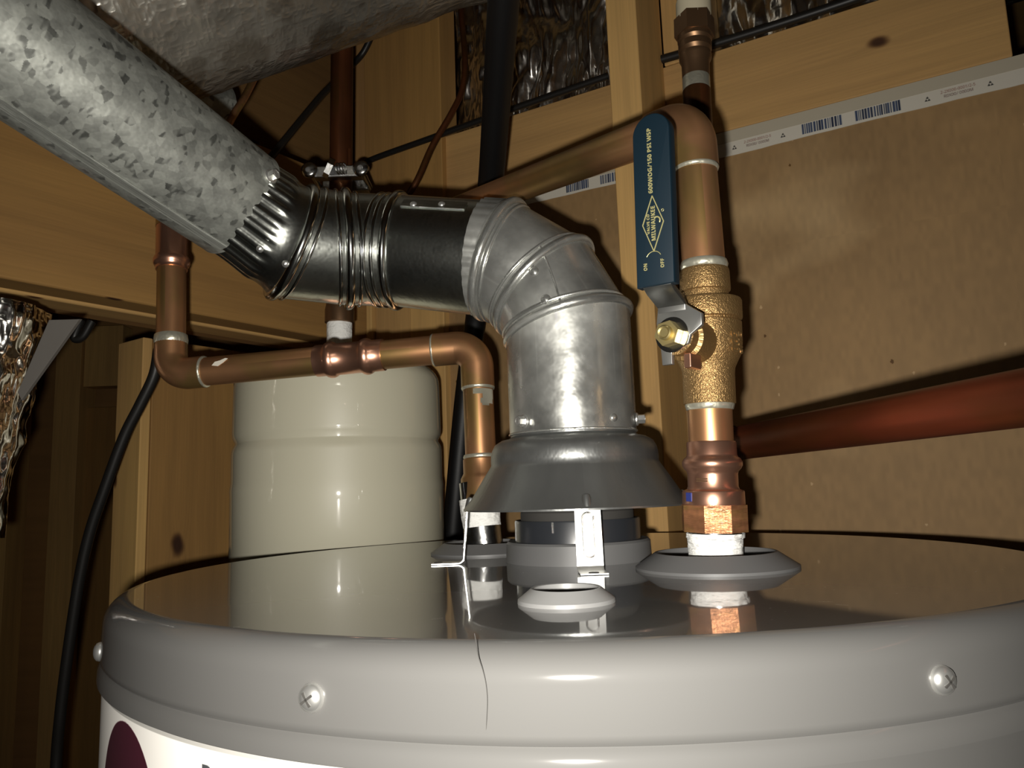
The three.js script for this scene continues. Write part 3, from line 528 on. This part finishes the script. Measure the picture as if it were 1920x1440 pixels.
// ---- ball valve
{
  const v = thing('ball_valve', 'bronze ball valve with long blue lever handle', 'valve');
  const S = (py) => RB.distanceTo(at(py)), k = kz(at(640)) ;
  const pr = [[44, 758], [47.5, 757], [47.5, 703], [48.5, 692], [53, 682], [60, 668], [63, 655], [64, 640], [64, 608], [61.5, 606], [61.5, 603], [65.5, 601], [66, 598], [66, 569], [64, 565], [45, 563.5], [43, 562], [43, 549], [46.5, 547], [47, 544], [46, 512], [44.5, 507], [40, 506]].map(([w, y]) => [w * k, S(y)]);
  part('body', onAxis(lathe(pr, 72, 0.6), RB, RTp), M.bronze, v, 'cast bronze body');
  const O = at(648), Z0 = V(-0.62, 0, 0.785).normalize(), Y = RD.clone(), X = new THREE.Vector3().crossVectors(Y, Z0).normalize(), Z = new THREE.Vector3().crossVectors(X, Y).normalize();
  const F = (g) => onFrame(g, O, X, Y, Z), pt = (x, y, z) => O.clone().addScaledVector(X, x).addScaledVector(Y, y).addScaledVector(Z, z);
  part('stem_boss', onAxis(lathe([[0.0115, 0.010], [0.0115, 0.030], [0.0095, 0.031], [0.0095, 0.0375], [0, 0.0375]], 40), O, pt(0, 0, 1)), M.bronze, v);
  part('stop_lug', F(new RoundedBoxGeometry(0.004, 0.0075, 0.012, 2, 0.0008).translate(0.0052, -0.0125, 0.030)), M.copperBright, v);
  const nut = part('stem_nut', onAxis(hexPrism(0.0064, 0.0058).translate(0, 0.0445, 0), O, pt(0, 0, 1)), M.brass, v, 'brass hexagon nut');
  part('stem_end', onAxis(lathe([[0.0038, 0.046], [0.0036, 0.0496], [0.003, 0.0502], [0.0022, 0.0496], [0, 0.0496]], 28), O, pt(0, 0, 1)), M.brass, nut);
  part('washer', onAxis(lathe([[0, 0.0402], [0.0088, 0.0402], [0.0088, 0.0414], [0, 0.0414]], 36), O, pt(0, 0, 1)), M.steel, v);
  const handle = part('handle_plate', (() => {
    const s = new THREE.Shape(); [[-0.0058, -0.0140], [-0.0012, -0.0140], [-0.0012, -0.0068], [0.0030, -0.0072], [0.0078, -0.0045], [0.0090, -0.0005], [0.0150, 0.0036], [0.0150, 0.0088], [0.0118, 0.0110], [0.0072, 0.0142], [-0.0072, 0.0142], [-0.0082, 0.0070], [-0.0066, -0.0030]].forEach(([x, y], i) => i ? s.lineTo(x, y) : s.moveTo(x, y));
    const plate = new THREE.ExtrudeGeometry(s, { depth: 0.0022, bevelEnabled: true, bevelSize: 0.0004, bevelThickness: 0.0004, bevelSegments: 2 }).translate(0, 0, 0.0378);
    const c = new THREE.Shape(), q = [[0.0378, 0.012], [0.0382, 0.0145], [0.0410, 0.0175], [0.0500, 0.0215], [0.0525, 0.0240], [0.0530, 0.0270], [0.0530, 0.060]]; q.forEach(([z, y], i) => i ? c.lineTo(z, y) : c.moveTo(z, y)); for (let i = q.length - 1; i >= 0; i--) c.lineTo(q[i][0] + (i > 1 && i < 4 ? 0.0016 : 0.0026), q[i][1] - (i > 1 && i < 5 ? 0.0022 : 0));
    const jog = new THREE.ExtrudeGeometry(c, { depth: 0.0142, bevelEnabled: true, bevelSize: 0.0003, bevelThickness: 0.0003, bevelSegments: 2 });
    // (z, y) profile swept along x
    jog.applyMatrix4(new THREE.Matrix4().set(0, 0, -1, 0.0071, 0, 1, 0, 0, 1, 0, 0, 0, 0, 0, 0, 1));
    return F(crease(mergeGeometries([plate, jog].map((g) => g.index ? g.toNonIndexed() : g)), 0.5));
  })(), M.zinc, v, 'zinc-plated cranked lever');
  // vinyl sleeve with a rounded end
  const w = 0.0093, y0 = 0.0225, y1 = 0.1075, sh = new THREE.Shape(); sh.moveTo(-w, y0); sh.lineTo(w, y0); sh.lineTo(w, y1 - w); sh.absarc(0, y1 - w, w, 0, Math.PI, false); sh.lineTo(-w, y0);
  const sleeve = part('handle_sleeve', F(crease(new THREE.ExtrudeGeometry(sh, { depth: 0.0046, bevelEnabled: true, bevelSize: 0.0007, bevelThickness: 0.0009, bevelSegments: 3, curveSegments: 24 }).translate(0, 0, 0.0515), 0.5)), M.blue, v, 'deep blue vinyl sleeve with raised gold marks');
  const font = await new FontLoader().loadAsync('fonts/droid/droid_sans_bold.typeface.json');
  const zf = 0.0570;
  const gold = (g, name = 'gold_lettering') => part(name, F(g), M.gold, sleeve, 'gilded raised marking');
  const txt = (s, size, len) => { const g = new TextGeometry(s, { font, size, depth: 0.00025, curveSegments: 3 }); g.computeBoundingBox(); const bb = g.boundingBox; g.translate(-(bb.min.x + bb.max.x) / 2, -(bb.min.y + bb.max.y) / 2, 0); if (len) g.scale(len / (bb.max.x - bb.min.x), 1, 1); return g; };
  const vert = (s, size, x, y, len) => gold(txt(s, size, len).rotateZ(Math.PI / 2).translate(x, y, zf));
  const yo = (py) => { let lo = 0, hi = 0.15; for (let i = 0; i < 40; i++) { const m = (lo + hi) / 2; proj(pt(0, m, zf))[1] > py ? lo = m : hi = m; } return lo; };
  vert('600WOG/150 PSI WSP', 0.0022, -0.0008, (yo(240) + yo(362)) / 2, yo(240) - yo(362));
  const D = [yo(367), yo(471), (yo(367) + yo(471)) / 2], dw = 0.0056, bar = (x1, ya, x2, yb2) => { const L = Math.hypot(x2 - x1, yb2 - ya), g = new THREE.BoxGeometry(L, 0.00045, 0.0003); g.rotateZ(Math.atan2(yb2 - ya, x2 - x1)); return g.translate((x1 + x2) / 2, (ya + yb2) / 2, zf + 0.0001); };
  gold(mergeGeometries([bar(0, D[0], -dw, D[2]), bar(-dw, D[2], 0, D[1]), bar(0, D[1], dw, D[2]), bar(dw, D[2], 0, D[0])]), 'gold_diamond');
  vert('MILWAUKEE', 0.0022, 0.0001, D[2], (D[0] - D[1]) * 0.62); vert('VALVE CO', 0.0014, -0.0026, D[2], (D[0] - D[1]) * 0.36);
  gold(new THREE.TorusGeometry(0.0019, 0.0004, 8, 24, 2.6).rotateZ(-0.6).translate(0.0018, D[2] + 0.001, zf), 'gold_swirl');
  gold(new THREE.TorusGeometry(0.0006, 0.00015, 6, 18).translate(0.0052, D[2] + 0.0055, zf), 'gold_ring');
  vert('ON', 0.0018, -0.0048, yo(498)); vert('OFF', 0.0018, 0.0042, yo(496));
  gold(new THREE.TorusGeometry(0.0042, 0.0002, 6, 24, 2.2).rotateZ(0.45).translate(-0.0003, yo(483) - 0.001, zf), 'gold_arc');
  // cast lettering on the bronze
  for (const [s, px, py, sz] of [['600', 1377, 640, 0.0052], ['CWP', 1387, 642, 0.0042]]) { const h = hitCyl(px, py, RB, RD, 63 * k), x = new THREE.Vector3().crossVectors(RD, h.n).normalize(); const g = txt(s, sz).rotateZ(-Math.PI / 2); g.scale(1, 1, 3); part('cast_lettering', onFrame(g, h.p, x, RD, h.n), M.bronze, v); }
}
// ---- left copper line
{
  const n = thing('steel_nipple', 'chalky taped nipple behind the bent hood leg', 'pipe nipple'), A = LB, B = P(901, 960, proj(LB)[2] + 0.006), D = dir(A, B);
  part('nipple', rod(A.clone().addScaledVector(D, 0.0005), A.clone().addScaledVector(D, 0.05), 0.0133), M.steel, n);
  const tg = new THREE.CylinderGeometry(0.0146, 0.0136, 0.020, 64, 16, true), p = tg.attributes.position; for (let i = 0; i < p.count; i++) { const a = Math.atan2(p.getZ(i), p.getX(i)), m = 1 + 0.07 * (fbm(a * 5 + 20, p.getY(i) * 300, 27, 3) - 0.45); p.setX(i, p.getX(i) * m); p.setZ(i, p.getZ(i) * m); } tg.computeVertexNormals();
  part('thread_tape', onAxis(tg, A.clone().addScaledVector(D, 0.028), A.clone().addScaledVector(D, 1)), M.tape, n, 'chalky white thread tape');

  const t = thing('copper_line', 'copper line from the chalky nipple across the pale tank to a low elbow', 'copper pipe');
  const C1 = P(893, 649, 0.566), C2 = P(320, 703, 0.592), C3 = P(323, 372, 0.628), d01 = dir(A, C1);
  const [a0, a1] = elbow(t, C1, A, C2, RC, M.copper, 0.016, 0.016), [b0, b1] = elbow(t, C2, C1, C3, RC, M.copper, 0.016, 0.013);
  const y = (py) => axisAt(A, C1, py);
  part('adapter', onAxis(lathe([[0.0150, 0.036], [0.0152, 0.052], [0.0142, 0.054], [0.0131, 0.056], [0.0131, A.distanceTo(y(862))], [0.0120, A.distanceTo(y(858))]], 48), A, C1), M.copper, t, 'yellowed copper adapter');
  part('tube', rod(y(875), a0.clone().addScaledVector(d01, 0.004), RC + 0.0002), M.copper, t);
  part('solder_ring', ringAt(y(857), d01, RC + 0.0012, 0.0018), M.solder, t); part('solder_ring', ringAt(a0, d01, RC + 0.0009, 0.0016), M.solder, t);
  { const h = hitCyl(909, 744, A, d01, RC + 0.0003), x = new THREE.Vector3().crossVectors(d01, h.n).normalize(); const bit = (a0, a1, y0, y1) => new THREE.CylinderGeometry(RC + 0.0005, RC + 0.0005, y1 - y0, 12, 1, true, a0, a1 - a0).translate(0, (y0 + y1) / 2, 0), pg = mergeGeometries([bit(-0.75, 0.75, 0.0025, 0.0065), bit(-0.15, 0.75, -0.001, 0.0027), bit(-0.3, 0.65, -0.0045, -0.0008), bit(-0.2, 0.3, -0.0062, -0.0044)]); part('solder_patch', onFrame(pg, h.p.clone().addScaledVector(h.n, -RC - 0.0003), x, d01, h.n), M.solder, t, 'smooth solder patch'); }
  part('tube', rod(a1.clone().addScaledVector(dir(C2, C1), 0.004), b0.clone().addScaledVector(dir(C1, C2), 0.004), RC), M.copper, t);
  part('solder_ring', ringAt(a1, dir(C1, C2), RC + 0.0009, 0.0013), M.solder, t); part('solder_ring', ringAt(b0, dir(C1, C2), RC + 0.0009, 0.0013), M.solder, t); part('solder_ring', ringAt(b1, dir(C2, C3), RC + 0.0012, 0.0045), M.solder, t, 'broad smeared solder');
  const hx = (px) => { let lo = 0, hi = 1; for (let i = 0; i < 40; i++) { const m = (lo + hi) / 2; proj(C1.clone().lerp(C2, m))[0] > px ? lo = m : hi = m; } return C1.clone().lerp(C2, lo); };
  const q0 = hx(720), q1 = hx(594); part('press_coupling', pressSleeve(q0, dir(C1, C2), q0.distanceTo(q1), RC, [q0.distanceTo(hx(688)), q0.distanceTo(hx(622))]), M.copperBright, t, 'shiny new press coupling with two beads');
  { const h = hitCyl(412, 680, C1, dir(C1, C2), RC), x = dir(C2, C1), z = h.n, yv = new THREE.Vector3().crossVectors(z, x); const s = new THREE.Shape(); [[-0.006, -0.002], [-0.001, -0.003], [0.003, 0], [0.006, 0.003], [0.004, 0.0035], [0, 0.0018], [-0.004, 0.001]].forEach(([a, b], i) => i ? s.lineTo(a, b) : s.moveTo(a, b)); part('paper_scrap', onFrame(new THREE.ExtrudeGeometry(s, { depth: 0.0004, bevelEnabled: false }), h.p, x, yv, z), M.paper, t, 'torn white paper scrap'); }
  const wallp = C3.clone().add(V(-0.03, 0.02, -0.16)); const [c0] = elbow(t, C3, C2, wallp, RC, M.copper, 0.016, 0.014);
  part('tube', rod(b1.clone().addScaledVector(dir(C3, C2), 0.004), c0, RC), M.copper, t); part('tube', rod(C3.clone().lerp(wallp, 0.15), wallp, RC), M.copper, t);
  const rs = axisAt(C2, C3, 506), re = axisAt(C2, C3, 424); part('press_coupling', pressSleeve(rs, dir(C2, C3), rs.distanceTo(re), RC, [rs.distanceTo(axisAt(C2, C3, 491))]), M.copperBright, t, 'shiny press coupling below the galvanised pipe');
}
// ---- red-brown pipe coming forward on the right, and the riser behind the valve
{
  const t = thing('red_copper_pipe', 'reddish copper pipe slanting across the brown wall board', 'copper pipe');
  const A = P(1338, 838, 0.535), B = P(1925, 745, 0.283), top = P(1306, 172, 0.605);
  const [e0, e1] = elbow(t, A, top, B, RC, M.copperRed, 0.016, 0.014);
  part('tube', rod(e1.clone().addScaledVector(dir(B, A), 0.004), B.clone().addScaledVector(dir(A, B), 0.14), RC), M.copperRed, t);
  part('tube', rod(e0.clone().addScaledVector(dir(top, A), 0.004), top, RC), M.copperBrown, t);
  const f = thing('cream_fitting', 'cream plastic fitting with bronze transition above the copper elbow', 'pipe fitting'), up1 = P(1297, -70, 0.628), S = (py) => top.distanceTo(axisAt(top, up1, py)), kk = kz(top);
  const pr = (l) => l.map(([w, y2]) => [w * kk, S(y2)]);
  part('solder_sleeve', onAxis(lathe(pr([[22, 176], [25.5, 174], [25.5, 148], [25, 146]]), 40), top, up1), M.solder, f, 'grey tinned band');
  part('transition', onAxis(lathe(pr([[25.5, 147], [26, 120], [30, 112], [30, 104], [27, 102], [31, 96], [31, 85], [28, 83], [32, 78], [32, 68]]), 40, 0.5), top, up1), M.darkBronze, f);
  part('hexagon', onAxis(crease(new THREE.CylinderGeometry(38 * kk, 38 * kk, S(36) - S(70), 6).toNonIndexed(), 0.3).rotateY(0.45).translate(0, (S(36) + S(70)) / 2, 0), top, up1), M.darkBronze, f, 'dark bronze hexagon');
  part('body', onAxis(lathe(pr([[20, 40], [33, 40], [33, 6], [31, 4], [30, -66]]), 40), top, up1), M.cream, f, 'cream plastic pipe');
}

// ================================================================ expansion tank, its pipe and clamp
{
  const z = 0.78, c = P(636, 740, z), R = 190 * z / FOC, y = (py) => { let lo = 1, hi = 2; for (let i = 0; i < 40; i++) { const m = (lo + hi) / 2; proj(V(c.x, m, c.z + R * 0.9))[1] > py ? lo = m : hi = m; } return lo; };
  const t = thing('expansion_tank', 'pale grey glossy expansion tank hanging in the corner behind the heater', 'tank');
  const Y = (py) => y(py), top = Y(640), sh = Y(703), pr = [[0, Y(1120)], [R * 0.5, Y(1112)], [R * 0.93, Y(1085)], [R * 1.0, Y(1062)], [R * 1.0, Y(930)], [R * 1.004, Y(915)], [R * 0.995, Y(900)], [R * 0.995, Y(842)], [R * 0.99, Y(832)], [R * 0.965, Y(822)], [R * 0.962, Y(818)], [R * 0.985, Y(808)], [R * 0.99, Y(798)], [R * 0.985, Y(712)]];
  for (let i = 1; i <= 14; i++) { const a = i / 14 * Math.PI / 2; pr.push([R * 0.985 * Math.pow(Math.cos(a), 0.55), sh + (top - sh) * Math.pow(Math.sin(a), 0.9)]); }
  part('shell', lathe(pr, 120, 0.9).translate(c.x, 0, c.z), M.tankPaint, t);
  const A = V(c.x, top - 0.005, c.z), at2 = P(629, 605, z - 0.01), TP = P(629, 60, z + 0.05);
  const up2 = V(0.012, 1, 0).normalize(), q = (py) => { let lo = 0, hi = 0.9; for (let i = 0; i < 40; i++) { const m = (lo + hi) / 2; proj(A.clone().addScaledVector(up2, m))[1] > py ? lo = m : hi = m; } return lo; };
  const tp = new THREE.CylinderGeometry(0.0132, 0.0128, q(598) - 0.001, 48, 14, true).translate(0, q(598) / 2, 0), p = tp.attributes.position; for (let i = 0; i < p.count; i++) { const a = Math.atan2(p.getZ(i), p.getX(i)), m = 1 + 0.06 * (fbm(a * 4 + 9, p.getY(i) * 250, 37, 3) - 0.45); p.setX(i, p.getX(i) * m); p.setZ(i, p.getZ(i) * m); } tp.computeVertexNormals();
  part('tank_nipple', rod(A.clone().addScaledVector(up2, -0.004), A.clone().addScaledVector(up2, q(590)), 0.0118), M.steel, t);
  part('thread_tape', onAxis(tp, A, A.clone().add(up2)), M.tape, t, 'wrinkled white thread tape');
  const d = thing('drop_pipe', 'dull brown upright pipe feeding the pale tank', 'copper pipe'), B = (py) => A.clone().addScaledVector(up2, q(py));
  part('reducer', onAxis(lathe([[0.0125, q(607)], [0.0152, q(605)], [0.0152, q(582)], [0.0142, q(574)], [0.0132, q(560)], [0.0125, q(556)]], 40), A, A.clone().add(up2)), M.darkBronze, d, 'dark reducer fitting');
  part('tube', rod(B(580), B(88), 0.0122), M.copperBrown, d);
  // ground clamp
  const g = thing('ground_clamp', 'zinc ground clamp bolted round the dull upright pipe', 'clamp'), k = (z + 0.03) / FOC, C = B(338);
  for (const s of [1, -1]) part('jaw', new RoundedBoxGeometry(0.052, 0.013, 0.011, 2, 0.002).translate(C.x + 0.002, C.y, C.z + s * 0.0185), M.steel, g);
  for (const [dx, name] of [[-0.027, 'bolt'], [0.027, 'bolt']]) { part(name, new THREE.CylinderGeometry(0.003, 0.003, 0.052, 16).rotateX(Math.PI / 2).translate(C.x + dx, C.y, C.z + 0.004), M.steel, g); part('bolt_head', lathe([[0, 0], [0.0085, 0], [0.0085, 0.003], [0.006, 0.0055], [0, 0.006]], 24, 0).rotateX(Math.PI / 2).translate(C.x + dx, C.y + 0.001, C.z + 0.024), M.steel, g); }
  part('nut', hexPrism(0.0105, 0.006).rotateZ(1.2).rotateY(0.4).translate(C.x - 0.006, C.y + 0.001, C.z + 0.029), M.steel, g);
  for (let i = 0; i < 3; i++) part('thread_ridge', new THREE.TorusGeometry(0.0055, 0.0008, 6, 20).rotateY(1.3).translate(C.x + 0.004 + i * 0.003, C.y, C.z + 0.029), M.steel, g);
  part('lug', rod(V(C.x + 0.0135, C.y, C.z + 0.018), V(C.x + 0.0125, C.y + 0.028, C.z + 0.014), 0.0028), M.copperBrown, g);
}

// ================================================================ ducts, hoses, wires
function crumple(A, B, r0, r1, seed, amp, segA = 140, segL = 160, wrap = 6) {
  const d = dir(A, B), L = A.distanceTo(B), e1 = new THREE.Vector3().crossVectors(d, V(0, 1, 0.1)).normalize(), e2 = new THREE.Vector3().crossVectors(d, e1), pos = [], uv = [], idx = [];
  for (let j = 0; j <= segL; j++) for (let i = 0; i <= segA; i++) {
    const a = i / segA * 2 * Math.PI, t = j / segL, x = i / segA * wrap; let n = 0; for (let o = 0; o < 3; o++) { const f = 2 ** o; n += Math.abs(noise(x * 2 * f, t * L * 22 * f, seed + o, wrap * 2 * f, 0) - 0.5) / f; }
    const r = r0 + (r1 - r0) * t - amp * n + amp * 0.8 * noise(x, t * L * 6, seed + 7, wrap, 0);
    const p = A.clone().addScaledVector(d, t * L).addScaledVector(e1, Math.cos(a) * r).addScaledVector(e2, Math.sin(a) * r); pos.push(p.x, p.y, p.z); uv.push(a * r0 / 0.3, t * L / 0.3);
  }
  for (let j = 0; j < segL; j++) for (let i = 0; i < segA; i++) { const k = j * (segA + 1) + i; idx.push(k, k + 1, k + segA + 1, k + 1, k + segA + 2, k + segA + 1); }
  const g = new THREE.BufferGeometry(); g.setAttribute('position', new THREE.Float32BufferAttribute(pos, 3)); g.setAttribute('uv', new THREE.Float32BufferAttribute(uv, 2)); g.setIndex(idx); g.computeVertexNormals(); return g;
}
solo('foil_duct', crumple(P(-40, -10, 0.60), P(1180, -330, 0.86), 0.122, 0.122, 4, 0.006), M.duct, 'fat grey foil-wrapped duct above the galvanised pipe', 'duct');
solo('duct_takeoff', crumple(P(340, 185, 0.80), P(418, 200, 0.84), 0.030, 0.026, 14, 0.003, 60, 20), M.galv, 'small grey duct stub under the foil duct', 'duct');
solo('foil_tube', crumple(P(-12, 575, 0.60), P(-62, 1010, 0.57), 0.034, 0.022, 24, 0.010, 110, 120), M.foilTube, 'crumpled dark foil tube beside the grey woven strap', 'duct');
{
  const s = [[98, 602], [152, 600], [46, 748], [40, 735]].map(([x, y]) => P(x, y, 0.545)), c = s[0].clone(), n = FW.clone().negate();
  const sh = new THREE.Shape(); s.forEach((p, i) => { const q = p.clone().sub(c), x = q.dot(RT), y = q.dot(UPV); i ? sh.lineTo(x, y) : sh.moveTo(x, y); });
  solo('fabric_strap', onFrame(new THREE.ExtrudeGeometry(sh, { depth: 0.003, bevelEnabled: true, bevelSize: 0.0006, bevelThickness: 0.0006 }), c, RT, UPV, n), M.fabric, 'grey woven strap hanging beside the crumpled foil tube', 'strap');
}
solo('black_pipe', tubeOf([P(950, -80, 0.56), P(934, 150, 0.655), P(921, 330, 0.75), P(905, 470, 0.84), P(893, 590, 0.915), P(872, 745, 0.925), P(852, 960, 0.925), P(842, 1100, 0.925)], 0.0128, 140, 24), M.black, 'black pipe descending in front of the crumpled foil', 'pipe');
solo('copper_tubing', tubeOf([P(757, 378, 0.86), P(782, 338, 0.86), P(810, 275, 0.87), P(845, 215, 0.88), P(866, 170, 0.89), P(872, 120, 0.90), P(868, 60, 0.92), P(860, -20, 0.94)], 0.0037, 90, 12), M.copperBrown, 'thin curved copper tube before the crumpled foil', 'tubing');
solo('copper_tubing', tubeOf([P(425, 240, 0.72), P(440, 212, 0.73), P(460, 180, 0.75), P(484, 130, 0.79), P(500, 80, 0.84)], 0.0036, 60, 12), M.copper, 'short thin copper tube between galvanised pipe and foil duct', 'tubing');
solo('thin_wire', tubeOf([[500, 305], [540, 255], [585, 200], [605, 177], [630, 152]].map(([x, y]) => hitPlane(x, y, oL.clone().addScaledVector(nL, 0.03), nL)).concat([[652, 130], [680, 100], [700, 60]].map(([x, y]) => hitPlane(x, y, oR.clone().addScaledVector(nR, 0.05), nR))), 0.0045, 60, 10), M.cable, 'thin black wire slanting behind the dull upright pipe', 'cable');
solo('hanging_cable', tubeOf([P(298, 655, 0.74), P(288, 705, 0.74), P(262, 760, 0.74), P(232, 820, 0.74), P(195, 920, 0.74), P(168, 1000, 0.74), P(148, 1090, 0.74), P(128, 1220, 0.74), P(113, 1340, 0.74), P(104, 1460, 0.74), P(100, 1700, 0.72)], 0.0052, 140, 12), M.cable, 'long black cable hanging down past the heater', 'cable');
solo('cable_loop', tubeOf([P(152, 600, 0.80), P(140, 628, 0.80), P(143, 636, 0.80), P(156, 630, 0.80), P(172, 603, 0.80)], 0.0045, 50, 10), M.cable, 'short black cable loop under the header', 'cable');

renderer.render(scene, camera);
